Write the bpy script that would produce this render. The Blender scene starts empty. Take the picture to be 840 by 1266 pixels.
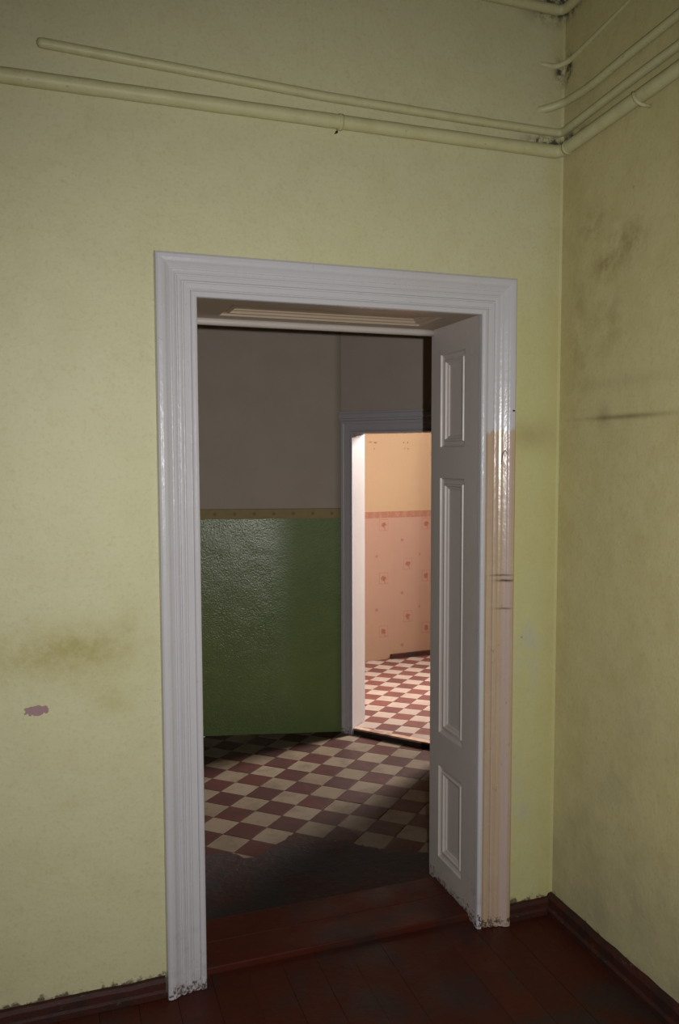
import bpy, bmesh, math, random
from mathutils import Vector, Matrix
random.seed(7)
S = bpy.context.scene
COL = S.collection

# ------------------------------------------------------------------ camera
def look_basis(yaw, pitch, roll):
    cy, sy = math.cos(yaw), math.sin(yaw)
    fw = Vector((-sy*math.cos(pitch), cy*math.cos(pitch), math.sin(pitch)))
    r = Vector((cy, sy, 0)); u = r.cross(fw)
    c, s = math.cos(roll), math.sin(roll)
    return c*r+s*u, c*u-s*r, fw
CAM_H = 1.6
R_, U_, F_ = look_basis(math.radians(-19.116), math.radians(-3.966), math.radians(-0.166))
cd = bpy.data.cameras.new('camera'); cam = bpy.data.objects.new('camera', cd); COL.objects.link(cam)
cd.sensor_fit = 'VERTICAL'; cd.sensor_height = 36.0; cd.lens = 36.0*1000.9/1266.0
cd.clip_start = 0.02
m = Matrix((R_, U_, -F_)).transposed().to_4x4(); m.translation = Vector((0, 0, CAM_H)); cam.matrix_world = m
S.camera = cam

# ------------------------------------------------------------------ world, lights, exposure
w = bpy.data.worlds.new('world'); S.world = w; w.use_nodes = True
w.node_tree.nodes['Background'].inputs[0].default_value = (0.62, 0.72, 0.9, 1)
w.node_tree.nodes['Background'].inputs[1].default_value = 0.5
S.view_settings.view_transform = 'Standard'; S.view_settings.look = 'None'
S.view_settings.gamma = 1; S.view_settings.use_curve_mapping = False
S.view_settings.exposure = 0.0

# the camera's own flash, beside the lens (portrait grip)
fl = bpy.data.lights.new('flash', 'SPOT'); fo = bpy.data.objects.new('flash', fl); COL.objects.link(fo)
fl.energy = 166; fl.color = (1.0, 0.985, 0.97); fl.shadow_soft_size = 0.012
fl.spot_size = math.radians(118); fl.spot_blend = 1.0
aim = Vector((0.31, 0.90, -0.20)).normalized()
fo.location = Vector((0, 0, CAM_H)) + R_*0.105 + U_*0.03
fo.rotation_euler = (-aim).to_track_quat('Z', 'Y').to_euler()

# daylight entering through the window of the far room
wl = bpy.data.lights.new('window_daylight', 'AREA'); wo = bpy.data.objects.new('window_daylight', wl); COL.objects.link(wo)
wl.shape = 'RECTANGLE'; wl.size = 0.9; wl.size_y = 1.4; wl.energy = 300; wl.color = (1.0, 0.91, 0.86); wl.spread = math.radians(115)
wo.location = (4.10, 4.93, 2.70); wo.rotation_euler = (Vector((1, 0.22, 0.65))).to_track_quat('Z', 'Y').to_euler()

# ------------------------------------------------------------------ material helpers
class X:
    """a tiny wrapper: arithmetic on node sockets"""
    def __init__(s, nt, k): s.nt = nt; s.k = k
    def _m(s, op, *a):
        n = s.nt.nodes.new('ShaderNodeMath'); n.operation = op
        for i, v in enumerate(a):
            if isinstance(v, X): s.nt.links.new(v.k, n.inputs[i])
            else: n.inputs[i].default_value = float(v)
        return X(s.nt, n.outputs[0])
    def __add__(s, o): return s._m('ADD', s, o)
    def __radd__(s, o): return s._m('ADD', s, o)
    def __sub__(s, o): return s._m('SUBTRACT', s, o)
    def __rsub__(s, o): return s._m('SUBTRACT', o, s)
    def __mul__(s, o): return s._m('MULTIPLY', s, o)
    def __rmul__(s, o): return s._m('MULTIPLY', s, o)
    def __truediv__(s, o): return s._m('DIVIDE', s, o)
    def abs(s): return s._m('ABSOLUTE', s)
    def lt(s, o): return s._m('LESS_THAN', s, o)
    def gt(s, o): return s._m('GREATER_THAN', s, o)
    def mn(s, o): return s._m('MINIMUM', s, o)
    def mx(s, o): return s._m('MAXIMUM', s, o)
    def sin(s): return s._m('SINE', s)
    def exp(s): return s._m('EXPONENT', s)
    def wrap(s, lo, hi): return s._m('WRAP', s, hi, lo)
    def floor(s): return s._m('FLOOR', s)
    def step(s, a, b):
        n = s.nt.nodes.new('ShaderNodeMapRange'); n.interpolation_type = 'SMOOTHSTEP'
        s.nt.links.new(s.k, n.inputs[0])
        n.inputs[1].default_value = a; n.inputs[2].default_value = b
        if a > b:
            n.inputs[1].default_value = b; n.inputs[2].default_value = a
            n.inputs[3].default_value = 1; n.inputs[4].default_value = 0
        return X(s.nt, n.outputs[0])

class Mat:
    def __init__(s, name, rough=0.6, spec=0.5):
        s.m = bpy.data.materials.new(name); s.m.use_nodes = True; s.nt = s.m.node_tree
        s.b = s.nt.nodes['Principled BSDF']; s.b.inputs['Roughness'].default_value = rough
        s.b.inputs['Specular IOR Level'].default_value = spec
        tc = s.nt.nodes.new('ShaderNodeTexCoord'); s.co = tc.outputs['Object']
        sp = s.nt.nodes.new('ShaderNodeSeparateXYZ'); s.nt.links.new(s.co, sp.inputs[0])
        s.x, s.y, s.z = [X(s.nt, sp.outputs[i]) for i in range(3)]
        s.bumps = None
    def noise(s, scale, detail=3, rough=.5, stretch=None, dist=0, world=False):
        n = s.nt.nodes.new('ShaderNodeTexNoise'); n.inputs['Scale'].default_value = scale
        n.inputs['Detail'].default_value = detail; n.inputs['Roughness'].default_value = rough
        n.inputs['Distortion'].default_value = dist
        co = s.co
        if world:
            g = s.nt.nodes.new('ShaderNodeNewGeometry'); co = g.outputs['Position']
        if stretch:
            mp = s.nt.nodes.new('ShaderNodeMapping'); mp.inputs['Scale'].default_value = stretch
            s.nt.links.new(co, mp.inputs[0]); s.nt.links.new(mp.outputs[0], n.inputs['Vector'])
        else: s.nt.links.new(co, n.inputs['Vector'])
        return X(s.nt, n.outputs['Fac'])
    def voronoi(s, scale, feature='F1'):
        n = s.nt.nodes.new('ShaderNodeTexVoronoi'); n.feature = feature; n.inputs['Scale'].default_value = scale
        s.nt.links.new(s.co, n.inputs['Vector']); return X(s.nt, n.outputs['Distance'])
    def rnd(s):
        n = s.nt.nodes.new('ShaderNodeObjectInfo'); return X(s.nt, n.outputs['Random'])
    def mix(s, f, a, b):
        n = s.nt.nodes.new('ShaderNodeMix'); n.data_type = 'RGBA'; n.clamp_factor = True
        for i, v in ((6, a), (7, b)):
            if isinstance(v, tuple): n.inputs[i].default_value = (*v, 1)
            else: s.nt.links.new(v, n.inputs[i])
        if isinstance(f, X): s.nt.links.new(f.k, n.inputs[0])
        else: n.inputs[0].default_value = f
        return n.outputs[2]
    def color(s, c):
        if isinstance(c, tuple): s.b.inputs['Base Color'].default_value = (*c, 1)
        else: s.nt.links.new(c, s.b.inputs['Base Color'])
    def rough(s, r): s.nt.links.new(r.k, s.b.inputs['Roughness'])
    def bump(s, h, strength=.3, dist=.01):
        n = s.nt.nodes.new('ShaderNodeBump'); n.inputs['Strength'].default_value = strength
        n.inputs['Distance'].default_value = dist; s.nt.links.new(h.k, n.inputs['Height'])
        if s.bumps is not None: s.nt.links.new(s.bumps, n.inputs['Normal'])
        s.bumps = n.outputs[0]; s.nt.links.new(n.outputs[0], s.b.inputs['Normal'])
    def blob(s, a, b, a0, b0, sa, sb):
        """gaussian patch on coordinates a, b"""
        p = (a-a0)/sa; q = (b-b0)/sb
        return ((p*p+q*q)*-1.0).exp()

# ------------------------------------------------------------------ materials
YEL = (0.538, 0.512, 0.315)
def yellow_paint(name, side):
    M = Mat(name, .55, .35)
    a = M.x if side == 'front' else M.y
    n1 = M.noise(2.2, 4, .6); n2 = M.noise(9, 5, .6); n3 = M.noise(90, 3, .6); n4 = M.noise(300, 2, .5)
    base = YEL if side == 'front' else (0.53, 0.475, 0.25)
    c = M.mix(n1.step(.35, .75)*.35, base, (base[0]*.97, base[1]*1.0, base[2]*.86))
    c = M.mix(n2.step(.4, .75)*(.25 if side == 'front' else .5), c, (base[0]*.84, base[1]*.80, base[2]*.70))
    c = M.mix(n3.step(.5, .75)*.35, c, (base[0]*.75, base[1]*.72, base[2]*.6))
    c = M.mix(M.noise(38, 5, .75).step(.52, .72)*(.22 if side == 'front' else .4), c, (base[0]*.74, base[1]*.68, base[2]*.52))
    olive = (0.27, 0.235, 0.07); brown = (0.18, 0.13, 0.05)
    if side == 'front':
        st = M.blob(M.x, M.z, .05, 1.055, .15, .075)*.75 + M.blob(M.x, M.z, -.16, 1.05, .2, .06)*.4 + M.blob(M.x, M.z, .13, .90, .06, .04)*.35 + M.blob(M.x, M.z, .17, 1.13, .03, .08)*.2
        st = st*(M.noise(22, 6, .8).step(.3, .7)*.7+.45)
        c = M.mix(st.mn(.8), c, (0.33, 0.285, 0.085))
        # greener strip from doorway to corner; the corner's shadow band put into the colour
        strip = M.x.step(1.405, 1.44)*M.z.step(2.35, 1.9)
        c = M.mix(strip*.45, c, (0.44, 0.42, 0.14))
        c = M.mix(M.x.step(1.50, 1.6)*(n2*.9+.2)*.55, c, (0.42, 0.37, 0.14))
        c = M.mix(M.blob(M.x, M.z, 1.50, 1.67, .12, .05)*(n2+.2)*.6, c, (0.30, 0.24, 0.09))
        g = (M.blob(M.x, M.z, 1.49, .95, .045, .14) + M.blob(M.x, M.z, 1.47, .42, .03, .16))*M.noise(11, 4, .6).step(.4, .62)
        c = M.mix(g*.7, c, (0.42, 0.42, 0.36))
        c = M.mix((M.x-1.42).abs().step(.012, .0)*M.z.lt(2.17)*(M.noise(20, 3, .6)*.8+.1), c, (0.34, 0.31, 0.09))
        # fallen paint by the left stain
        d = M.noise(38, 3, .6)
        p = (M.x+.077)/.032; q = (M.z-.899)/.016
        chip = (p*p+q*q+(d-.5)*4.2).step(1.05, .95)*((p*p+q*q).lt(4))
        c = M.mix(chip, c, (0.30, 0.19, 0.19))
    else:
        st = M.blob(M.y, M.z, 2.03, 2.23, .10, .06)*.6 + M.blob(M.y, M.z, 2.13, 2.18, .06, .05)*.5 + M.blob(M.y, M.z, 2.18, 2.32, .05, .06)*.5 + M.blob(M.y, M.z, 2.10, 2.0, .10, .10)*.35 + M.blob(M.y, M.z, 2.26, 2.05, .05, .4)*.3
        c = M.mix((st*(M.noise(10, 5, .7).step(.36, .66)*1.25)).mn(.85), c, (0.25, 0.185, 0.065))
        ln = M.blob(M.y, M.z, 2.02, 1.715, .20, .008)*.6 + M.blob(M.y, M.z, 2.08, 1.82, .3, .02)*.15 + M.blob(M.y, M.z, 2.12, 1.72, .035, .04)*.35
        c = M.mix((ln*(M.noise(12, 4, .7)+.4)).mn(.8), c, (0.13, 0.10, 0.04))
        c = M.mix(M.blob(M.y, M.z, 2.32, 2.0, .06, .8)*.4*n2, c, (0.33, 0.28, 0.09))  # upright shadow band beside the corner, painted into the wall colour
        g = M.noise(3.2, 5, .65).step(.5, .75)*M.z.step(2.3, .6)
        c = M.mix(g*.28, c, (0.30, 0.29, 0.20))
        c = M.mix(M.z.step(.55, .05)*(n2*.8), c, (0.30, 0.28, 0.20))
    # mould around the pipes in the corner
    if side == 'front': mo = M.blob(M.x, M.z, 1.55, 2.622, .07, .018)*1.5 + M.blob(M.x, M.z, 1.56, 3.06, .08, .045)*1.4 + M.blob(M.x, M.z, 1.59, 2.85, .02, .04)
    else: mo = M.blob(M.y, M.z, 2.31, 2.622, .08, .018)*1.5 + M.blob(M.y, M.z, 2.33, 3.06, .05, .04)*1.3 + M.blob(M.y, M.z, 2.33, 2.86, .02, .05)
    c = M.mix((mo*M.noise(30, 4, .7).step(.38, .62)*1.2).mn(.92), c, (0.035, 0.035, 0.03))
    # specks and the ragged dirty bottom edge
    sp = M.voronoi(5.5).lt(.028)*M.noise(4, 2).step(.48, .6)
    c = M.mix(sp*.6, c, (0.20, 0.17, 0.08))
    rag = (M.z - .055 - (M.noise(28, 4, .7)-.5)*.10).step(.012, -.004)
    c = M.mix(rag*.85, c, (0.05, 0.03, 0.02))
    M.color(c)
    M.bump(n3*.6+n4*.3, .25, .004); M.bump(M.noise(7, 4, .55), .25, .02)
    return M.m
M_front = yellow_paint('yellow_wall_paint', 'front')
M_right = yellow_paint('stained_yellow_wall_paint', 'right')

M = Mat('pipe_paint', .5, .4)
n = M.noise(18, 4, .6)
c = M.mix(n.step(.4, .8)*.5, (0.50, 0.475, 0.265), (0.40, 0.36, 0.17))
c = M.mix(M.noise(70, 3, .6).step(.66, .74)*.5, c, (0.16, 0.13, 0.06))
M.color(c); M.bump(M.noise(60, 3, .6), .3, .004); M_pipe = M.m

def white_paint(name, stripped=False, col=(0.50, 0.485, 0.505), rough=.24):
    M = Mat(name, rough, .5)
    n = M.noise(5, 4, .6)
    c = M.mix(n.step(.4, .8)*.3, col, (col[0]*.86, col[1]*.83, col[2]*.78))
    gr = M.noise(26, 4, .65, stretch=(6, 6, .35))
    c = M.mix(gr.step(.6, .78)*.3, c, (col[0]*.6, col[1]*.57, col[2]*.53))
    c = M.mix(M.noise(75, 3, .7).step(.7, .76)*.6, c, (0.13, 0.10, 0.08))
    if stripped:
        jag = M.noise(60, 3, .6, stretch=(1, 1, .12))
        f = (M.z + (jag-.5)*.09).step(1.688, 1.676)*(M.x.gt(1.314))
        s1 = M.noise(34, 4, .6, stretch=(5, 1, .12))
        bc = M.mix(s1.step(.42, .6), (0.45, 0.34, 0.215), (0.43, 0.305, 0.235))
        bc = M.mix(M.noise(12, 5, .7).step(.45, .75)*.6, bc, (0.46, 0.40, 0.28))
        bc = M.mix(M.x.step(1.372, 1.385)*M.x.step(1.402, 1.395)*.7, bc, (0.46, 0.36, 0.34))
        bc = M.mix(M.noise(44, 5, .7, stretch=(1, 1, .6)).step(.62, .72)*.55, bc, (0.20, 0.12, 0.08))
        sc = (M.blob(M.x, M.z, 1.385, 1.188, .03, .004)+M.blob(M.x, M.z, 1.372, 1.206, .035, .003)*.8+M.blob(M.x, M.z, 1.38, 1.095, .025, .0035)*.7)
        bc = M.mix(sc.mn(1), bc, (0.08, 0.04, 0.03))
        c = M.mix(f, c, bc)
    # chipped, dirty foot
    foot = (M.z - .03 - (M.noise(48, 4, .7)-.5)*.16).step(.006, -.004)
    c = M.mix(foot*M.noise(70, 4, .7).step(.44, .56)*.9, c, (0.07, 0.045, 0.035))
    c = M.mix(M.z.step(.35, 0)*M.noise(22, 5, .7).step(.5, .7)*.35, c, (0.22, 0.19, 0.16))
    M.color(c)
    M.rough(M.noise(14, 3, .6)*.22+(rough-.11))
    M.bump(M.noise(30, 3, .6), .15, .005); M.bump(M.noise(150, 2, .5, stretch=(1, 1, .4)), .14, .0025)
    return M.m
M_white = white_paint('glossy_white_paint')
M_strip = white_paint('half_stripped_white_paint', True)
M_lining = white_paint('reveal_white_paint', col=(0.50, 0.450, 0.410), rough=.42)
M_soffit = white_paint('head_lining_paint', col=(0.42, 0.33, 0.24), rough=.45)  # browner than the side linings: low light under the head put into the colour
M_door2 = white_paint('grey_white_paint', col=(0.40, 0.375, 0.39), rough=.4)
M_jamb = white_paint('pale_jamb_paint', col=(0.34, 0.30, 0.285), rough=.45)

def boards_mat(name, red, grey, amt):
    M = Mat(name, .42, .25)
    r = M.rnd()
    n = M.noise(3.0, 5, .65, world=True); g = M.noise(30, 4, .6, stretch=(1, 1, 1))
    c = M.mix(r*.6, red, (red[0]*.6, red[1]*.6, red[2]*.65))
    c = M.mix(g.step(.5, .75)*.4, c, (red[0]*.45, red[1]*.5, red[2]*.6))
    c = M.mix((n+amt).step(.46, .64)*.85, c, grey)
    c = M.mix(M.noise(120, 3, .7, world=True).step(.7, .76)*.5, c, (0.14, 0.12, 0.10))
    M.color(c); M.rough(M.noise(8, 3, world=True)*.4+.35)
    M.bump(M.noise(40, 4, .6, world=True), .4, .004)
    return M.m
M_board = boards_mat('red_brown_floor_paint', (0.058, 0.0105, 0.0050), (0.026, 0.0165, 0.0145), .0)
M_thresh = boards_mat('worn_threshold_paint', (0.064, 0.0110, 0.0050), (0.026, 0.015, 0.0125), -.02)
M = Mat('dark_worn_screed', .6, .2)
c = M.mix(M.noise(4, 5, .65).step(.4, .7), (0.021, 0.0175, 0.017), (0.034, 0.010, 0.0065))
c = M.mix(M.noise(16, 6, .75).step(.58, .66)*.5, c, (0.050, 0.044, 0.040))
c = M.mix(M.noise(60, 4, .7).step(.68, .74)*.6, c, (0.16, 0.14, 0.12))
M.color(c); M.bump(M.noise(14, 6, .7), .6, .012); M_screed = M.m
M = Mat('baseboard_brown_paint', .6, .2)
c = M.mix(M.noise(12, 5, .7).step(.4, .65), (0.048, 0.014, 0.010), (0.026, 0.014, 0.011))
c = M.mix(M.noise(35, 5, .75, stretch=(.5, .5, 2)).step(.62, .68)*.6, c, (0.13, 0.11, 0.07))
M.color(c); M.bump(M.noise(30, 4, .7), .6, .006); M_base = M.m
M = Mat('floor_joint_dirt', .8, .2); M.color((0.022, 0.014, 0.011)); M_dirt = M.m
M = Mat('tile_bed_mortar', .8, .2); c = M.mix(M.noise(12, 3).step(.4, .7), (0.10, 0.065, 0.05), (0.05, 0.03, 0.025)); M.color(c); M_mortar = M.m

def tile_mat(name, col, col2, dirt, dk):
    M = Mat(name, .42, .22)
    r = M.rnd()
    c = M.mix(r, col, col2)
    c = M.mix(M.noise(9, 4, .65, world=True).step(.45, .72)*dk, c, dirt)
    c = M.mix(M.noise(33, 5, .75, world=True).step(.63, .69)*M.noise(3.1, 2, world=True).step(.42, .58)*.85, c, (0.07, 0.045, 0.035))
    M.color(c); M.rough(M.noise(25, 3, .6, world=True)*.3+.42)
    M.bump(M.noise(50, 3, .6, world=True), .2, .003)
    return M.m
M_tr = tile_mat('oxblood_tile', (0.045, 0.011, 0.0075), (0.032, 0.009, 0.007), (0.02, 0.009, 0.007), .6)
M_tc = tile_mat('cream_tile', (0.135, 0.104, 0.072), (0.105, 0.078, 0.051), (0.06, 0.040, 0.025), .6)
M_tr2 = tile_mat('red_tile_far_lit', (0.100, 0.034, 0.027), (0.075, 0.028, 0.024), (0.05, 0.022, 0.017), .4)  # passage tiles made lighter: the far room's daylight put into the colour
M_tc2 = tile_mat('pale_tile_far_lit', (0.235, 0.185, 0.155), (0.21, 0.163, 0.132), (0.15, 0.10, 0.073), .4)

# geometry shared by walls and materials of the two farther rooms
D = 2.358; XR = 1.602
P0 = Vector((1.567, 4.284)); DD = Vector((math.cos(math.radians(-50)), math.sin(math.radians(-50)))); DN = Vector((-DD.y, DD.x))  # into the far room
G0 = P0-DD*.078+DN*.001; GD = Vector((-math.cos(math.radians(-14)), -math.sin(math.radians(-14))))   # runs to the left
GN = Vector((-GD.y, GD.x))                        # will point toward the camera side
if GN.y > 0: GN = -GN
B0 = Vector((2.162, 5.682)); BD = Vector((math.cos(math.radians(4)), math.sin(math.radians(4))))
H2 = 3.3

M = Mat('green_gloss_dado', .4, .5)
n2 = M.noise(6, 4, .6)
top = M.mix(n2.step(.35, .75)*.4, (0.42, 0.355, 0.295), (0.36, 0.30, 0.24))
top = top
grn = M.mix(n2.step(.3, .7)*.6, (0.140, 0.190, 0.048), (0.105, 0.152, 0.038))
grn = M.mix(M.noise(70, 3, .7).step(.55, .75)*.3, grn, (0.07, 0.12, 0.03))
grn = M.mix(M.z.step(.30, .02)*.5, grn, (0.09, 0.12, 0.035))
t_ = (M.x-G0.x)*GD.x + (M.y-G0.y)*GD.y
bd = M.mix(M.noise(25, 3).step(.4, .7)*.3, (0.33, 0.26, 0.125), (0.25, 0.195, 0.10))
bs = (t_.wrap(0, .11)-.055)/.010; bz = (M.z-1.274)/.010
bd = M.mix((bs*bs+bz*bz).step(1.3, .6)*.5, bd, (0.13, 0.09, 0.06))
bd = M.mix((M.z-1.302).abs().step(.004, .001)*.5, bd, (0.12, 0.10, 0.07))
isg = M.z.lt(1.246); ist = M.z.gt(1.304)
c = M.mix(isg, M.mix(ist, bd, top), grn)
c = M.mix((t_.step(.05, 0))*.4, c, (0.06, 0.07, 0.03))  # shade where the wall meets the far casing, painted as a dark edge
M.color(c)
gl_ = t_.step(.22, .46)   # older, glossier coat on the left
rg = isg*((1-gl_)*.2 + M.noise(40, 3, .6)*.08+.20) + (1-isg)*.7
M.rough(rg)
M.nt.links.new((isg*(gl_*.7+.3)*.75+.12).k, M.b.inputs['Specular IOR Level'])
M.bump((M.noise(110, 3, .6)*isg), 1.0, .0020); M.bump(M.noise(9, 3, .5), .15, .02)
M_green = M.m

M = Mat('grey_wall_paint', .7, .3)
c = M.mix(M.noise(6, 4, .6).step(.35, .75)*.4, (0.41, 0.35, 0.295), (0.36, 0.30, 0.25)); M.color(c)
M.bump(M.noise(80, 3, .6), .2, .004); M_grey = M.m
M = Mat('plain_plaster', .8, .2); c = M.mix(M.noise(5, 4, .6), (0.45, 0.42, 0.32), (0.38, 0.35, 0.25)); M.color(c); M_plain = M.m
M = Mat('ceiling_white', .8, .2); c = M.mix(M.noise(5, 4, .6), (0.45, 0.44, 0.38), (0.34, 0.33, 0.26)); M.color(c); M_ceil = M.m
M = Mat('pale_end_wall_paint', .8, .2); c = M.mix(M.noise(5, 4, .6), (0.55, 0.40, 0.28), (0.50, 0.37, 0.26)); M.color(c); M_pale = M.m

def wallpaper(name, origin, d, t0):
    M = Mat(name, .75, .25)
    t = (M.x-origin.x)*d.x + (M.y-origin.y)*d.y + t0
    up = M.mix(M.noise(5, 3, .5).step(.4, .7)*.4, (0.3024, 0.2088, 0.1224), (0.2808, 0.1908, 0.1116))
    lo = M.mix(M.noise(8, 3, .5).step(.4, .7)*.4, (0.2736, 0.1692, 0.1224), (0.252, 0.1548, 0.1116))
    lo = M.mix(M.z.step(.45, .15)*M.noise(9, 4).step(.35, .6)*.5, lo, (0.2592, 0.1728, 0.0864))
    lo = M.mix((t.wrap(0, .53)-.26).abs().step(.004, .001)*.25, lo, (0.216, 0.1296, 0.0936))
    ink = None
    wob = (M.noise(55, 2, .5)-.5)*.018
    def add(a):
        nonlocal ink
        ink = a if ink is None else ink.mx(a)
    for (tc, zc) in ((.168, .664), (.377, .765)):
        a = (t-(tc-.2125)).wrap(0, .425)-.2125; b = (M.z-(zc-.205)).wrap(0, .41)-.205
        sq = a.abs().mx(b.abs()*.86)
        add((sq-.036).abs().step(.0045, .0015)*.3)
        r = (a*a+b*b*.8+wob*.03)._m('SQRT', a*a+b*b*.8+wob*.03)
        add((r+wob).step(.021, .015)*(M.noise(120, 2, .5).step(.35, .55)*.5+.45))
        st = (a+b*.35).abs().step(.006, .002)*((b+.026).abs().lt(.016))
        add(st*.6)
    for (tc, zc) in ((.327, .543), (.109, .425)):
        a = (t-(tc-.2125)).wrap(0, .425)-.2125; b = (M.z-(zc-.205)).wrap(0, .41)-.205
        r = (a*a+b*b); rr = r._m('SQRT', r)
        add((rr+wob).step(.014, .008)*.6)
    lo = M.mix(ink, lo, (0.1944, 0.0612, 0.0396))
    s = (t*95).sin()*.5+.5
    bd = M.mix(s*(M.noise(60, 2).step(.4, .6))*.6, (0.2232, 0.1008, 0.0648), (0.2736, 0.1584, 0.108))
    bd = M.mix((M.z-1.152).abs().step(.018, .024)*.5, bd, (0.2016, 0.0792, 0.0504))
    c = M.mix(M.z.lt(1.128), M.mix(M.z.gt(1.176), bd, up), lo)
    # nail holes and a torn line high on the wall
    h = None
    for (a, b, sa, sb) in ((.055, 1.702, .03, .0045), (.10, 1.699, .022, .009), (.088, 1.652, .008, .008), (.338, 1.70, .007, .007), (.372, 1.70, .007, .007), (.348, 1.655, .011, .008), (.375, 1.652, .009, .008)):
        g = M.blob(t, M.z, a, b, sa, sb)
        h = g if h is None else h.mx(g)
    c = M.mix((h*(M.noise(70, 3, .6)*1.3)).step(.25, .6)*.85, c, (0.12, 0.06, 0.03))
    M.color(c); M.bump(M.noise(60, 3, .5), .12, .004)
    return M.m
M_paper = wallpaper('rose_wallpaper', B0, BD, 0)
BD2 = Vector((math.cos(math.radians(2)), math.sin(math.radians(2)))); B1 = B0+BD*.474
M_paper2 = wallpaper('rose_wallpaper_side', B1, BD2, .53)

# ------------------------------------------------------------------ mesh helpers
def info(o, label=None, cat=None, group=None, kind=None):
    for k, v in (('label', label), ('category', cat), ('group', group), ('kind', kind)):
        if v: o[k] = v
    return o
def mesh(name, vs, fs, mat, parent=None, smooth=False, bevel=0, recalc=True):
    me = bpy.data.meshes.new(name); me.from_pydata([tuple(v) for v in vs], [], fs); me.update()
    if recalc:
        bm = bmesh.new(); bm.from_mesh(me); bmesh.ops.recalc_face_normals(bm, faces=bm.faces)
        if bevel: bmesh.ops.bevel(bm, geom=bm.edges[:], offset=bevel, segments=2, affect='EDGES', profile=.6)
        bm.to_mesh(me); bm.free()
    me.materials.append(mat)
    if smooth:
        for p in me.polygons: p.use_smooth = True
    o = bpy.data.objects.new(name, me); COL.objects.link(o)
    if parent: o.parent = parent
    return o
def boxvf(x0, x1, y0, y1, z0, z1, off=0):
    v = [(x0,y0,z0),(x1,y0,z0),(x1,y1,z0),(x0,y1,z0),(x0,y0,z1),(x1,y0,z1),(x1,y1,z1),(x0,y1,z1)]
    f = [(0,3,2,1),(4,5,6,7),(0,1,5,4),(1,2,6,5),(2,3,7,6),(3,0,4,7)]
    return v, [tuple(i+off for i in q) for q in f]
def box(name, x0, x1, y0, y1, z0, z1, mat, parent=None, bevel=0):
    v, f = boxvf(x0, x1, y0, y1, z0, z1); return mesh(name, v, f, mat, parent, bevel=bevel)
def prism(name, poly, z0, z1, mat, parent=None, bevel=0):
    n = len(poly); v = [(p[0], p[1], z0) for p in poly]+[(p[0], p[1], z1) for p in poly]
    f = [tuple(range(n))[::-1], tuple(range(n, 2*n))]+[(i, (i+1) % n, n+(i+1) % n, n+i) for i in range(n)]
    return mesh(name, v, f, mat, parent, bevel=bevel)
def empty(name, loc=(0, 0, 0), rz=0):
    o = bpy.data.objects.new(name, None); COL.objects.link(o); o.location = loc; o.rotation_euler = (0, 0, rz); o.empty_display_size = .1
    return o
def wall_with_hole(name, x0, x1, y0, y1, z1, hx0, hx1, hz0, hz1, mat, parent=None):
    """slab along x with a rectangular opening"""
    xs = [x0, hx0, hx1, x1]; zs = [0, hz0, hz1, z1]
    if hz0 <= 0: zs = [0, hz1, z1]
    v = []; f = []
    idx = {}
    def V(x, y, z):
        k = (x, y, z)
        if k not in idx: idx[k] = len(v); v.append(k)
        return idx[k]
    cells = [(i, j) for i in range(3) for j in range(len(zs)-1)]
    hole = (1, 0) if hz0 <= 0 else (1, 1)
    full = set(cells)-{hole}
    for (i, j) in full:
        a, b, c_, d_ = xs[i], xs[i+1], zs[j], zs[j+1]
        f.append((V(a,y0,c_), V(b,y0,c_), V(b,y0,d_), V(a,y0,d_)))
        f.append((V(b,y1,c_), V(a,y1,c_), V(a,y1,d_), V(b,y1,d_)))
        if (i-1, j) not in full: f.append((V(a,y1,c_), V(a,y0,c_), V(a,y0,d_), V(a,y1,d_)))
        if (i+1, j) not in full: f.append((V(b,y0,c_), V(b,y1,c_), V(b,y1,d_), V(b,y0,d_)))
        if (i, j-1) not in full: f.append((V(a,y1,c_), V(b,y1,c_), V(b,y0,c_), V(a,y0,c_)))
        if (i, j+1) not in full: f.append((V(a,y0,d_), V(b,y0,d_), V(b,y1,d_), V(a,y1,d_)))
    return mesh(name, v, f, mat, parent)
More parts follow.
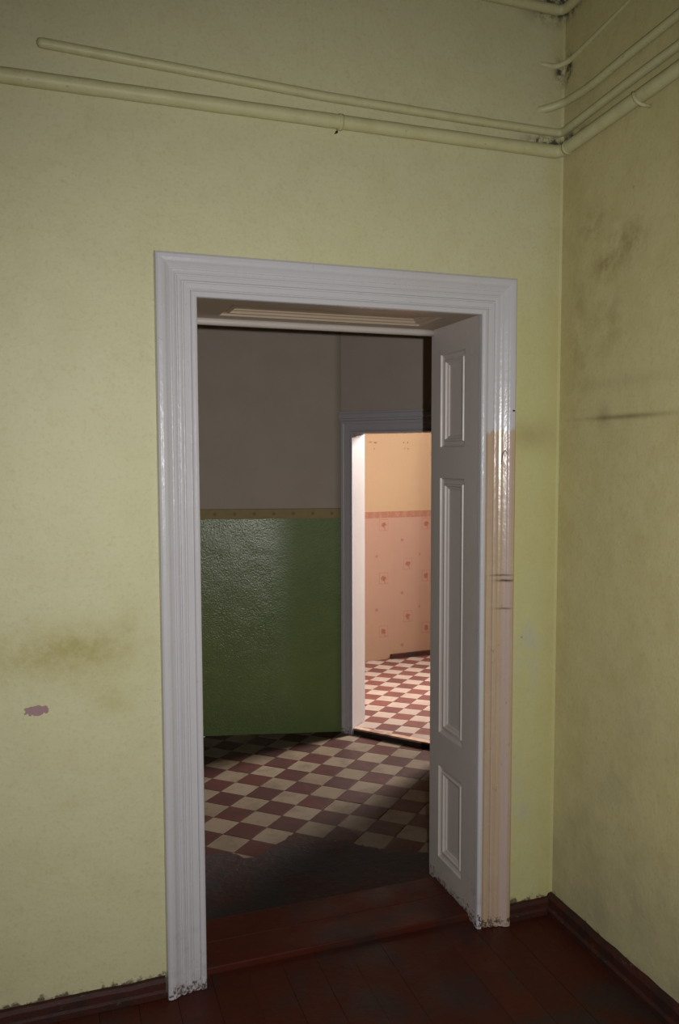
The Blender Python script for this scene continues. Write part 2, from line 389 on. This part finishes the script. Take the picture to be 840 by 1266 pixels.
def tube(name, pts, r, mat, parent=None, seg=14, bend=.03, cap_round=False, flat=1.0):
    """round tube through points, corners rounded; radius can be a function of arc fraction"""
    pts = [Vector(p) for p in pts]; path = [pts[0]]
    for i in range(1, len(pts)-1):
        a, b, c_ = pts[i-1], pts[i], pts[i+1]
        d1 = (a-b); d2 = (c_-b); k = min(bend, d1.length*.45, d2.length*.45)
        s, e = b+d1.normalized()*k, b+d2.normalized()*k
        for q in range(7):
            u = q/6; path.append(s*(1-u)**2+b*2*u*(1-u)+e*u*u)
    path.append(pts[-1])
    # subdivide long runs for a slight unevenness
    P = []
    for a, b in zip(path, path[1:]):
        n = max(1, int((b-a).length/.06))
        for k in range(n): P.append(a.lerp(b, k/n))
    P.append(path[-1])
    rng = random.Random(len(P)); v = []; f = []
    T0 = (P[1]-P[0]).normalized(); up = Vector((0, 0, 1)) if abs(T0.z) < .9 else Vector((1, 0, 0))
    radii = [r*(1+rng.uniform(-.035, .035)) for _ in P]
    if cap_round:
        ext = []
        for k, q in ((1.0, .35), (.8, .75), (.45, .95)): ext.append((P[0]-T0*r*k, r*q))
        P = [e[0] for e in ext]+P; radii = [e[1] for e in ext]+radii
    for i, p in enumerate(P):
        t = (P[min(i+1, len(P)-1)]-P[max(i-1, 0)]).normalized()
        a = t.cross(up).normalized(); b = a.cross(t).normalized()
        for k in range(seg):
            th = 2*math.pi*k/seg; v.append(p+(a*math.cos(th)*flat+b*math.sin(th))*radii[i])
    for i in range(len(P)-1):
        for k in range(seg):
            f.append((i*seg+k, i*seg+(k+1) % seg, (i+1)*seg+(k+1) % seg, (i+1)*seg+k))
    f.append(tuple(range(seg))[::-1]); f.append(tuple(range((len(P)-1)*seg, len(P)*seg)))
    o = mesh(name, v, f, mat, parent, smooth=True); return o

# ------------------------------------------------------------------ structure: near room
YB = 2.72                      # back face of the front wall
OX0, OX1, OZ = .380, 1.302, 2.055
wf = wall_with_hole('wall_front', -2.6, XR+.2, D, YB-.02, H2, OX0-.03, OX1+.03, 0, OZ+.03, M_front)
info(wf, 'pale yellow painted plaster wall around the near doorway', 'wall', kind='structure')
wb = box('wall_right', XR, XR+.2, -2.2, D, 0, H2, M_right); info(wb, 'stained dull yellow plaster wall on the right of the near room', 'wall', kind='structure')
wq = box('wall_left', -2.8, -2.6, -2.4, D, 0, H2, M_plain); info(wq, 'plain plaster wall on the left of the near room, out of the picture', 'wall', kind='structure')
wq = box('wall_back', -2.6, XR+.2, -2.4, -2.2, 0, H2, M_plain); info(wq, 'plain plaster wall behind the photographer', 'wall', kind='structure')
cl = box('ceiling', -2.8, XR+.2, -2.4, YB-.02, H2, H2+.1, M_ceil); info(cl, 'dull whitewashed ceiling of the near room', 'ceiling', kind='structure')

o = mesh('corner_fillet', [(XR-.007, D+.0005, 0.07), (XR+.0005, D+.0005, 0.07), (XR+.0005, D-.007, 0.07), (XR-.007, D+.0005, H2), (XR+.0005, D+.0005, H2), (XR+.0005, D-.007, H2)],
         [(0, 1, 2), (3, 5, 4), (0, 2, 5, 3), (0, 3, 4, 1), (1, 4, 5, 2)], M_front, wf)
# near floor: planks running toward the wall
fl0 = empty('floor', (0, 0, 0)); info(fl0, 'worn red-brown painted plank floor of the near room', 'floor', kind='structure')
box('subfloor', -2.6, XR, -2.2, 2.405, -.06, -.018, M_dirt, fl0)
seam = .404; bw = .111
k0 = int(math.floor((-2.6-seam)/bw)); xs = [seam+bw*i for i in range(k0, 40) if seam+bw*i < XR]
for i, x in enumerate(xs):
    a, b = max(x, -2.6)+.0004, min(x+bw, XR)-.0004
    if b-a < .01: continue
    ye = 2.40 if (a >= OX0-.02 and b <= OX1+.03) else D-.002
    if a < OX0 < b or a < OX1 < b: ye = 2.356
    dz = random.uniform(-.0012, .0012)
    box('floor_board', a, b, -2.2, ye, -.018, 0+dz, M_board, fl0, bevel=.0008)

box('subfloor', OX0-.029, OX1+.029, 2.4055, YB-.001, -.06, -.0185, M_dirt, fl0)
for a, b in ((OX0-.029, OX0), (OX1, OX1+.029)): box('subfloor', a, b, D, YB-.02, -.018, -.0005, M_dirt, fl0)
box('subfloor', OX0, OX1, 2.357, 2.403, -.0175, -.002, M_thresh, fl0)
box('subfloor', OX0, OX1, 2.669, YB-.001, -.018, -.004, M_dirt, fl0)
# baseboards
def baseboard(name, prof, a, b, inward, label):
    """prof: list of (out, z)"""
    a = Vector(a); b = Vector(b); inward = Vector(inward); v = []; n = len(prof)
    steps = max(2, int((b-a).length/.05)); rng = random.Random(3)
    for s in range(steps+1):
        p = a.lerp(b, s/steps); j = rng.uniform(-.0025, .0025)
        for (o_, z) in prof:
            q = p+inward*o_; v.append((q.x, q.y, z+(j if z > .03 else 0)))
    f = []
    for s in range(steps):
        for k in range(n):
            f.append((s*n+k, s*n+(k+1) % n, (s+1)*n+(k+1) % n, (s+1)*n+k))
    f.append(tuple(range(n))); f.append(tuple(range(steps*n, steps*n+n)))
    o = mesh(name, v, f, M_base); info(o, label, 'baseboard', kind='structure'); return o
pf = [(0, .001), (.024, .001), (.024, .018), (.018, .024), (.017, .042), (.010, .052), (0, .054)]
baseboard('baseboard_front', pf, (-2.6, D), (.262, D), (0, -1), 'low chipped dark brown baseboard left of the near doorway')
baseboard('baseboard_front', pf, (1.414, D), (XR-.001, D), (0, -1), 'short chipped baseboard between the near doorway and the corner')
pr = [(0, .001), (.030, .001), (.030, .020), (.022, .028), (.020, .055), (.012, .066), (0, .068)]
baseboard('baseboard_right', pr, (XR, D-.001), (XR, -2.2), (-1, 0), 'dark brown scuffed baseboard along the right wall')

# ------------------------------------------------------------------ door_1: casing, panelled linings, threshold
d1 = empty('door_1', (OX0, D, 0)); info(d1, 'tall open near doorway in white moulded casing with panelled lining', 'doorway', kind='structure')
d1off = Vector((-OX0, -D, 0))
def mesh1(name, vs, fs, mat, **k):
    o = mesh(name, vs, fs, mat, d1, **k); o.location = d1off; return o
PROF = [(-.004, 0), (-.004, .017), (-.002, .021), (.004, .0235), (.010, .0235), (.014, .021), (.0155, .0165), (.018, .0165), (.0185, .0205), (.034, .0215), (.036, .0185), (.039, .0185),
        (.041, .0235), (.047, .0262), (.052, .0262), (.0535, .0225), (.056, .0225), (.058, .0255), (.064, .029), (.069, .0295), (.0705, .0265), (.073, .0265), (.076, .0285), (.083, .033), (.087, .0365),
        (.090, .0385), (.098, .041), (.107, .041), (.112, .038), (.114, .032), (.114, 0)]
def leg1(name, x0, sgn, mat):
    n = len(PROF); v = []; Z = [0.0]+[.25*i for i in range(1, 8)]
    rng = random.Random(5)
    for s in range(len(Z)+1):
        for (u, d_) in PROF:
            z = Z[s] if s < len(Z) else OZ+u
            if s == 0: z = .0015
            v.append((x0+sgn*u, D-d_, z))
    f = [(s*n+k, s*n+(k+1) % n, (s+1)*n+(k+1) % n, (s+1)*n+k) for s in range(len(Z)) for k in range(n)]
    f += [tuple(range(n)), tuple(range(len(Z)*n, (len(Z)+1)*n))]
    return mesh1(name, v, f, mat)
leg1('casing_leg', OX0, -1, M_white)
o = leg1('casing_leg', OX1, 1, M_strip); o['label'] = 'right upright, its white paint stripped to beige below shoulder height'
n = len(PROF); v = []
for side in (0, 1):
    for (u, d_) in PROF: v.append(((OX0-u) if side == 0 else (OX1+u), D-d_, OZ+u))
mesh1('casing_head', v, [(k, (k+1) % n, n+(k+1) % n, n+k) for k in range(n)]+[tuple(range(n)), tuple(range(n, 2*n))], M_white)

PAN = [(0, 0), (.003, .006), (.010, .009), (.019, .010), (.022, .0045), (.027, .0045), (.031, .011), (.038, .014), (.040, .017), (.044, .018)]   # (inset, depth)
def ring_panel(name, rect, to3d, mat, parent, loc):
    a0, a1, b0, b1 = rect; v = []; f = []
    for (i, d_) in PAN:
        for (a, b) in ((a0+i, b0+i), (a1-i, b0+i), (a1-i, b1-i), (a0+i, b1-i)): v.append(to3d(a, b, d_))
    for s in range(len(PAN)-1):
        for k in range(4): f.append((s*4+k, s*4+(k+1) % 4, (s+1)*4+(k+1) % 4, (s+1)*4+k))
    f.append(tuple(range(len(v)-4, len(v))))
    o = mesh(name, v, f, mat, parent, recalc=False); o.location = loc; return o
def frame_with_holes(a0, a1, b0, b1, rects, to3d, thick):
    """board with rectangular holes stacked along b (same a span is not needed)"""
    v = []; f = []
    As = sorted({a0, a1, *[r[0] for r in rects], *[r[1] for r in rects]}); Bs = sorted({b0, b1, *[r[2] for r in rects], *[r[3] for r in rects]})
    idx = {}
    def V(a, b, d):
        k = (round(a, 5), round(b, 5), d)
        if k not in idx: idx[k] = len(v); v.append(to3d(a, b, d))
        return idx[k]
    for i in range(len(As)-1):
        for j in range(len(Bs)-1):
            ca, cb = (As[i]+As[i+1])/2, (Bs[j]+Bs[j+1])/2
            if any(r[0] < ca < r[1] and r[2] < cb < r[3] for r in rects): continue
            for d in (0, thick): f.append((V(As[i], Bs[j], d), V(As[i+1], Bs[j], d), V(As[i+1], Bs[j+1], d), V(As[i], Bs[j+1], d)))
    def rim(r):
        q = [(r[0], r[2]), (r[1], r[2]), (r[1], r[3]), (r[0], r[3])]
        for k in range(4):
            A, B = q[k], q[(k+1) % 4]; n_ = len(v)
            v.extend([to3d(*A, 0), to3d(*B, 0), to3d(*B, thick), to3d(*A, thick)]); f.append((n_, n_+1, n_+2, n_+3))
    rim((a0, a1, b0, b1))
    return v, f
RP = [(2.462, 2.645, .110, .458), (2.462, 2.645, .583, 1.520), (2.462, 2.645, 1.630, 1.958)]
for (x, sg, zb) in ((OX1, 1, .020), (OX0, -1, .020)):
    zb = .0012
    t3 = (lambda a, b, d, x=x, sg=sg: (x+sg*d, a, b))
    v, f = frame_with_holes(D-.002, YB, zb, OZ+.001, RP, t3, .0285)
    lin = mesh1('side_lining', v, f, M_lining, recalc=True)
    for r in RP: ring_panel('panel', r, t3, M_lining, lin, (0, 0, 0))
t3 = lambda a, b, d: (a, b, OZ+d)
SR = [(.505, 1.215, 2.452, 2.640)]
v, f = frame_with_holes(OX0-.028, OX1+.028, D-.002, YB, SR, t3, .0285)
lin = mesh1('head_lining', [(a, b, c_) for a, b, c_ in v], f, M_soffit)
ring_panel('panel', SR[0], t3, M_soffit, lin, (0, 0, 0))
o = tube('stop_bead', [(OX0+.002, YB-.013, OZ-.010), (OX1-.002, YB-.013, OZ-.010)], .0125, M_lining, d1, seg=12); o.location = d1off
# threshold boards
def tb(y0, y1, z, x0=OX0, x1=OX1):
    v, f = boxvf(x0, x1, y0, y1, -.018, z); o = mesh('threshold_board', v, f, M_thresh, d1, bevel=.004); o.location = d1off
tb(2.403, 2.536, .020, OX0+.001, OX1-.001); tb(2.539, 2.668, .0185, OX0+.001, OX1-.001)

# ------------------------------------------------------------------ floors with tiles
def clip(poly, A, B, inside):
    """clip poly to the half plane left of A->B"""
    d = B-A; nrm = Vector((-d.y, d.x))*inside; out = []
    for i in range(len(poly)):
        p, q = poly[i], poly[(i+1) % len(poly)]
        sp, sq = (p-A).dot(nrm), (q-A).dot(nrm)
        if sp >= 0: out.append(p)
        if (sp >= 0) != (sq >= 0): out.append(p+(q-p)*(sp/(sp-sq)))
    return out
def area(p): return abs(sum(p[i].x*p[(i+1) % len(p)].y-p[(i+1) % len(p)].x*p[i].y for i in range(len(p))))/2
def tiles(parent, region, o, u, v, z0, z1, mr, mc, focus, limit, gap, n=60):
    """region: convex polygon (counter-clockwise). nearest `limit` tiles to focus are parts, the rest one stuff part"""
    cells = []
    for i in range(-n, n):
        for j in range(-n, n):
            c_ = o+u*(i+.5)+v*(j+.5)
            if (c_-focus).length > 3.2: continue
            q = [o+u*i+v*j, o+u*(i+1)+v*j, o+u*(i+1)+v*(j+1), o+u*i+v*(j+1)]
            s = 1-gap/u.length; q = [c_+(p-c_)*s for p in q]
            q0 = list(q)
            if (q[1]-q[0]).cross(q[2]-q[1]) < 0: q = q[::-1]
            for k in range(len(region)): 
                q = clip(q, region[k], region[(k+1) % len(region)], 1)
                if len(q) < 3: break
            if len(q) < 3 or area(q) < .0003: continue
            cells.append(((c_-focus).length, c_, q, (i+j) % 2 == 0, area(q) > u.length*v.length*s*s*.95*abs(u.normalized().cross(v.normalized()))))
    cells.sort(key=lambda c_: c_[0]); shared = {}
    for (d_, c_, q, red, full) in cells[:limit]:
        mat = mr if red else mc
        if full:
            if red not in shared:
                ob = prism('tile', [p-c_ for p in q], z0, z1, mat, parent, bevel=.0016); shared[red] = ob.data
            else:
                ob = bpy.data.objects.new('tile', shared[red]); COL.objects.link(ob); ob.parent = parent
        else: ob = prism('tile', [p-c_ for p in q], z0, z1, mat, parent)
        ob.location = (c_.x, c_.y, random.uniform(-.0009, .0009))
    for red in (True, False):
        V_ = []; F2 = []
        for (d_, c_, q, r_, full) in cells[limit:]:
            if r_ != red: continue
            b0 = len(V_); m_ = len(q)
            V_ += [(p.x, p.y, z1) for p in q]+[(p.x, p.y, z0) for p in q]
            F2.append(tuple(range(b0, b0+m_))); F2 += [(b0+k, b0+(k+1) % m_, b0+m_+(k+1) % m_, b0+m_+k) for k in range(m_)]
        if V_:
            ob = mesh('tile_field', V_, F2, mr if red else mc, parent); ob['kind'] = 'stuff'
# corridor
lefte = -1.3
gl = G0+GD*((G0.x-lefte)/(-GD.x))
de = P0+DD*((P0.y-YB)/(-DD.y))
corr = [Vector((lefte, YB)), Vector((de.x, YB)), G0.copy(), Vector((lefte, gl.y))]
f1 = empty('floor', (0, 0, 0)); info(f1, 'diagonal chequered red and cream tile floor beyond the near doorway', 'floor', kind='structure')
prism('tile_bed', corr, -.05, -.0035, M_mortar, f1)
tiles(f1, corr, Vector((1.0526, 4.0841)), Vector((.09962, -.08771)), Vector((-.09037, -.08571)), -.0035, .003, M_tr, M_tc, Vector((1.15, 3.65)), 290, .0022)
# irregular dark worn patch between the boards and the tiles
rng = random.Random(11)
edge = [(-.25, 3.05), (.1, 3.12), (.35, 3.10), (.50, 3.13), (.60, 3.136), (.655, 3.075), (.70, 3.058), (.76, 3.10), (.82, 3.145), (.88, 3.19), (.93, 3.175), (1.007, 3.12), (1.06, 3.075), (1.113, 3.03), (1.16, 2.985), (1.207, 2.95), (1.273, 2.905), (1.33, 2.885), (1.40, 2.86), (1.5, 2.82), (1.6, 2.745)]
poly = [(-.3, YB+.001), (OX0+.002, YB+.001), (OX0+.002, 2.671), (OX1-.002, 2.671), (OX1-.002, YB+.001), (1.62, YB+.001)]
fine = []
for a, b in zip(edge, edge[1:]):
    for k in range(4):
        u = k/4; fine.append((a[0]+(b[0]-a[0])*u+rng.uniform(-.006, .006), a[1]+(b[1]-a[1])*u+rng.uniform(-.009, .009)))
poly = poly+fine[::-1]
o = prism('worn_screed', [Vector(p) for p in poly], -.0035, .0075, M_screed, f1)
for md in ('TRIANGULATE',):
    o.modifiers.new('tri', md)
o['label'] = 'dark grimy worn screed patch covering the tiles at the threshold'

# ------------------------------------------------------------------ corridor walls
def slab(name, a, b, nrm, th, z0, z1, mat, label, cat='wall'):
    a = Vector(a); b = Vector(b); n_ = Vector(nrm)*th
    o = prism(name, [a, b, b+n_, a+n_], z0, z1, mat); info(o, label, cat, kind='structure'); return o
slab('wall_far', G0-GD*.0, gl, -GN, .12, 0, H2, M_green, 'wall with glossy green lower half, tan border and grey upper half')
slab('wall_far_left', Vector((lefte, YB)), Vector((lefte, gl.y)), (-1, 0), .1, 0, H2, M_grey, 'grey wall closing the left end of the tiled passage, hidden')
cc = prism('ceiling', [Vector((lefte-.1, YB-.02)), Vector((4.3, YB-.02)), Vector((4.3, 6.9)), Vector((lefte-.1, 6.9))], H2, H2+.1, M_ceil)
info(cc, 'dull whitewashed ceiling over the tiled rooms', 'ceiling', kind='structure')
slab('wall_side', (XR+.2, YB-.02), (4.3, YB-.02), (0, -1), .1, 0, H2, M_pale, 'wall closing the near side of the far room, hidden')

# diagonal wall with door_2, built in its own frame: local x along DD, local y into the far room
WT = .13; OW = .64; OH = 1.725; Z3 = .035
tG = (G0-P0).dot(DD); tE = (de-P0).dot(DD)
wd = wall_with_hole('wall_diagonal', tG, tE, 0, WT, H2, -.014, OW+.014, 0, OH+.014, M_grey)
wd.location = (P0.x, P0.y, 0); wd.rotation_euler = (0, 0, math.radians(-50)); info(wd, 'grey painted slanting wall around the far doorway', 'wall', kind='structure')
d2 = empty('door_2', (P0.x, P0.y, 0), math.radians(-50)); info(d2, 'far doorway in the slanting wall, opening on the papered room', 'doorway', kind='structure')
PR2 = [(0, 0), (0, .012), (.003, .016), (.009, .016), (.012, .010), (.016, .008), (.018, .014), (.05, .016), (.055, .020), (.068, .021), (.070, .016), (.070, 0)]
n = len(PR2)
for (x0, sg) in ((0, -1), (OW, 1)):
    v = [(x0+sg*u, -d_, z if z == 0 else OH+u*1.0) for z in (0, 1) for (u, d_) in PR2]
    mesh('casing_leg', v, [(k, (k+1) % n, n+(k+1) % n, n+k) for k in range(n)]+[tuple(range(n)), tuple(range(n, 2*n))], M_door2, d2)
v = [((0-u) if s == 0 else (OW+u), -d_, OH+u) for s in (0, 1) for (u, d_) in PR2]
mesh('casing_head', v, [(k, (k+1) % n, n+(k+1) % n, n+k) for k in range(n)]+[tuple(range(n)), tuple(range(n, 2*n))], M_door2, d2)
CR = [(.0705, 0), (.0705, .017), (.082, .017), (.084, .024), (.090, .026), (.106, .026), (.107, .019), (.110, .019), (.111, .028), (.120, .028), (.121, .024), (.121, 0)]
n = len(CR); v = [(x, -d_, OH+u) for x in (-.078, OW+.078) for (u, d_) in CR]
mesh('cornice', v, [(k, (k+1) % n, n+(k+1) % n, n+k) for k in range(n)]+[tuple(range(n)), tuple(range(n, 2*n))], M_door2, d2)
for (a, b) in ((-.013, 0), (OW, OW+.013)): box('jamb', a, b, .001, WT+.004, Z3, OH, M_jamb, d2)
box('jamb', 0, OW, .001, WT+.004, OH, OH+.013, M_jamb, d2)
M = Mat('step_nosing', .5, .4); c = M.mix(M.noise(15, 4, .6).step(.4, .65), (0.33, 0.22, 0.15), (0.18, 0.10, 0.07)); M.color(c)
M_nose = M.m
box('riser', 0, OW, .002, .02, -.003, Z3-.008, M_dirt, d2)
box('threshold_sill', 0, OW, -.004, .035, Z3-.008, Z3+.003, M_nose, d2, bevel=.002)

# ------------------------------------------------------------------ far room
b2 = B1+BD2*1.75
XW = 3.5
b2 = B1+BD2*((XW-B1.x)/BD2.x)
DB = P0+DN*WT
bl = B0-BD*.62
bq = G0+DN*WT*.2
far = [de+Vector((.2, .0)), Vector((XW, YB)), Vector((XW, b2.y)), B1.copy(), bl, P0+DD*(-.16)+DN*(WT+.05)]
# floor polygon: front edge follows the sill line
f2 = empty('floor', (0, 0, 0)); info(f2, 'chequered red and pale tile floor of the far papered room', 'floor', kind='structure')
fa = P0+DN*.036; 
farfloor = [fa+DD*(tE+.0), Vector((XW, YB)), Vector((XW, b2.y)), B1.copy(), bl, fa+DD*(tG-.02)]
prism('tile_bed', [P0+DN*.02+DD*0.0, P0+DN*.02+DD*OW, P0+DN*WT+DD*OW, P0+DN*WT+DD*tE, Vector((XW, YB)), Vector((XW, b2.y)), B1, bl, P0+DN*WT+DD*tG, P0+DN*WT], -.05, Z3-.006, M_mortar, f2)
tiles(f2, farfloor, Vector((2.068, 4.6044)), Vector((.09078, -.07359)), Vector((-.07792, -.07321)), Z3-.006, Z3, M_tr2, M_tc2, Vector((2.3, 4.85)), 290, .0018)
slab('wall_end', bl, B1, BD.orthogonal()*(1 if BD.orthogonal().y > 0 else -1), .1, 0, H2, M_paper, 'papered wall with pink rose print, red border and tan upper half')
slab('wall_end', B1, b2, BD2.orthogonal()*(1 if BD2.orthogonal().y > 0 else -1), .1, 0, H2, M_paper2, 'papered wall turning away beside the far doorway edge')
wlft = P0+DD*tG+DN*WT
slab('wall_end_left', wlft, bl, ((bl-wlft).orthogonal().normalized()*(1 if (bl-wlft).orthogonal().x < 0 else -1)), .1, 0, H2, M_pale, 'pale wall on the left of the far room, hidden by the door jamb')
# window wall
ww = wall_with_hole('wall_window', YB, b2.y, 0, .12, H2, 4.56, 5.24, .85, 2.95, M_pale)
ww.rotation_euler = (0, 0, math.radians(90)); ww.location = (XW+.12, 0, 0); info(ww, 'wall of the far room holding the window, hidden', 'wall', kind='structure')
wn = empty('window_1', (XW+.06, 4.90, .85)); info(wn, 'white timber window lighting the far room, hidden beside the wall', 'window', kind='structure')
def wb_(y0, y1, z0, z1): box('window_frame', -.025, .025, y0, y1, z0, z1, M_white, wn)
wb_(-.34, -.30, 0, 2.1); wb_(.30, .34, 0, 2.1); wb_(-.30, .30, 0, .04); wb_(-.30, .30, 2.06, 2.1); wb_(-.30, .30, 1.3, 1.34)
# dark skirting strip at the foot of the papered wall, starting part way
bn = -Vector((-BD.y, BD.x)); bn2 = -Vector((-BD2.y, BD2.x))
def strip(a, b, n_, h, t):
    return [(a, b, n_, h, t)]
s0 = B0+BD*.225
tr = prism('trim_1', [s0+bn*.0005, B1+bn*.0005, B1+bn*.022, s0+bn*.022], Z3+.0005, Z3+.036, M_base); info(tr, 'low dark brown skirting strip under the rose wallpaper', 'skirting', kind='structure')
tr = prism('trim_2', [B1+bn2*.0005, b2+bn2*.0005, b2+bn2*.022, B1+bn2*.022], Z3+.0005, Z3+.036, M_base); info(tr, 'dark skirting strip under the papered wall turning away', 'skirting', kind='structure')

# ------------------------------------------------------------------ pipes near the ceiling
def pipe(name, pts, r, label, **k):
    p = empty(name, pts[0]); info(p, label, 'pipe', 'painted pipes under the ceiling')
    o = tube('pipe_run', pts, r, M_pipe, p, **k); o.location = -Vector(pts[0]); return p
def ring(parent, name, c_, axis, r, w_, mat=None):
    c_ = Vector(c_); ax = Vector(axis).normalized()
    o = tube(name, [c_-ax*w_, c_+ax*w_], r, mat or M_pipe, parent, seg=16); o.location = -Vector(parent.location); return o
YP = D-.0225; XP = XR-.0225
slope = .062
p1 = pipe('heating_pipe', [(-2.55, YP, 2.585), (XP, YP, 2.588), (XP, 1.79, 2.621), (XP, -2.15, 2.86)], .0205, 'thickest painted pipe, lowest on both walls, with a coupling and hook', bend=.035)
ring(p1, 'coupling', (.815, YP, 2.5862), (1, 0, 0), .0228, .006)
ring(p1, 'elbow_collar', (XP, 2.297, 2.5900), (0, -1, .062), .0214, .005)
o = tube('pipe_hook', [(XP-.018, 1.957, 2.620), (XP-.025, 1.950, 2.607), (XP-.021, 1.943, 2.592), (XP-.010, 1.938, 2.582), (XR+.003, 1.936, 2.580)], .0052, M_pipe, p1, seg=8, bend=.012); o.location = -Vector(p1.location)
YS = D-.0145; XS = XR-.0145
p2 = pipe('water_pipe', [(-.012, YS, 2.686), (.30, YS, 2.675), (.77, YS, 2.6575), (1.30, YS, 2.652), (XS, YS, 2.652), (XS, 2.05, 2.674), (XS, 1.79, 2.688), (XS, -2.15, 2.93)], .0135, 'thin middle painted pipe with a rounded end at left', bend=.022, cap_round=True)
p3 = pipe('water_pipe', [(1.50, D+.014, 2.722), (1.548, D-.010, 2.731), (XR-.022, 2.315, 2.739), (XR-.016, 2.20, 2.738), (XR-.015, 2.05, 2.752), (XR-.015, 1.79, 2.768), (XR-.015, -2.15, 3.0)], .0130, 'short-ended painted pipe leaving the front wall above the corner', bend=.05)
p4 = pipe('water_pipe', [(-2.55, YS-.004, 3.035), (XS-.004, YS-.004, 3.035), (XS-.004, 1.79, 3.06), (XS-.004, -2.15, 3.2)], .0155, 'topmost painted pipe, cut off by the top of the picture', bend=.03)
p5 = pipe('conduit', [(1.51, D+.008, 2.872), (1.575, D+.004, 2.868), (XR+.001, 2.325, 2.878), (XR+.0058, 2.17, 2.90), (XR+.0068, 2.0, 2.925), (XR+.011, 1.75, 2.95)], .0095, 'thin ridge of buried conduit plastered into the corner', bend=.03)
nail = empty('nail', (.806, D, 2.561)); info(nail, 'small dark nail just below the thickest pipe on the front wall', 'nail')
o = tube('nail_shank', [(0, .004, 0), (0, -.016, -.002)], .0016, M_dirt, nail, seg=8)
ring(nail, 'nail_head', (.806, D-.017, 2.559), (0, 1, .1), .0038, .0012, M_dirt)

# two more small dark nails, at the edge of the right casing leg
def small_nail(x, y, z, r, label):
    e = empty('nail', (x, y, z)); info(e, label, 'nail')
    a = tube('nail_shank', [(0, .012, 0), (0, -.004, -.001)], r*.45, M_dirt, e, seg=8)
    b = tube('nail_head', [(0, -.002, 0), (.0005, -.0065, -.001)], r, M_dirt, e, seg=10)
small_nail(1.4195, D, .757, .0055, 'bent dark nail in the wall beside the right casing leg')
small_nail(1.402, D-.041, 1.745, .0028, 'tiny dark nail head near the outer edge of the right casing leg')
wire = empty('wire_hook', (1.372, D-.030, 1.600)); info(wire, 'thin dark bent wire hook on the stripped right casing leg', 'wire')
tube('wire_loop', [(-.008, .006, -.030), (-.007, -.002, -.028), (-.002, -.003, .006), (.006, -.0035, .018), (.013, -.0045, .008), (.016, .004, -.002)], .0011, M_dirt, wire, seg=6, bend=.01)
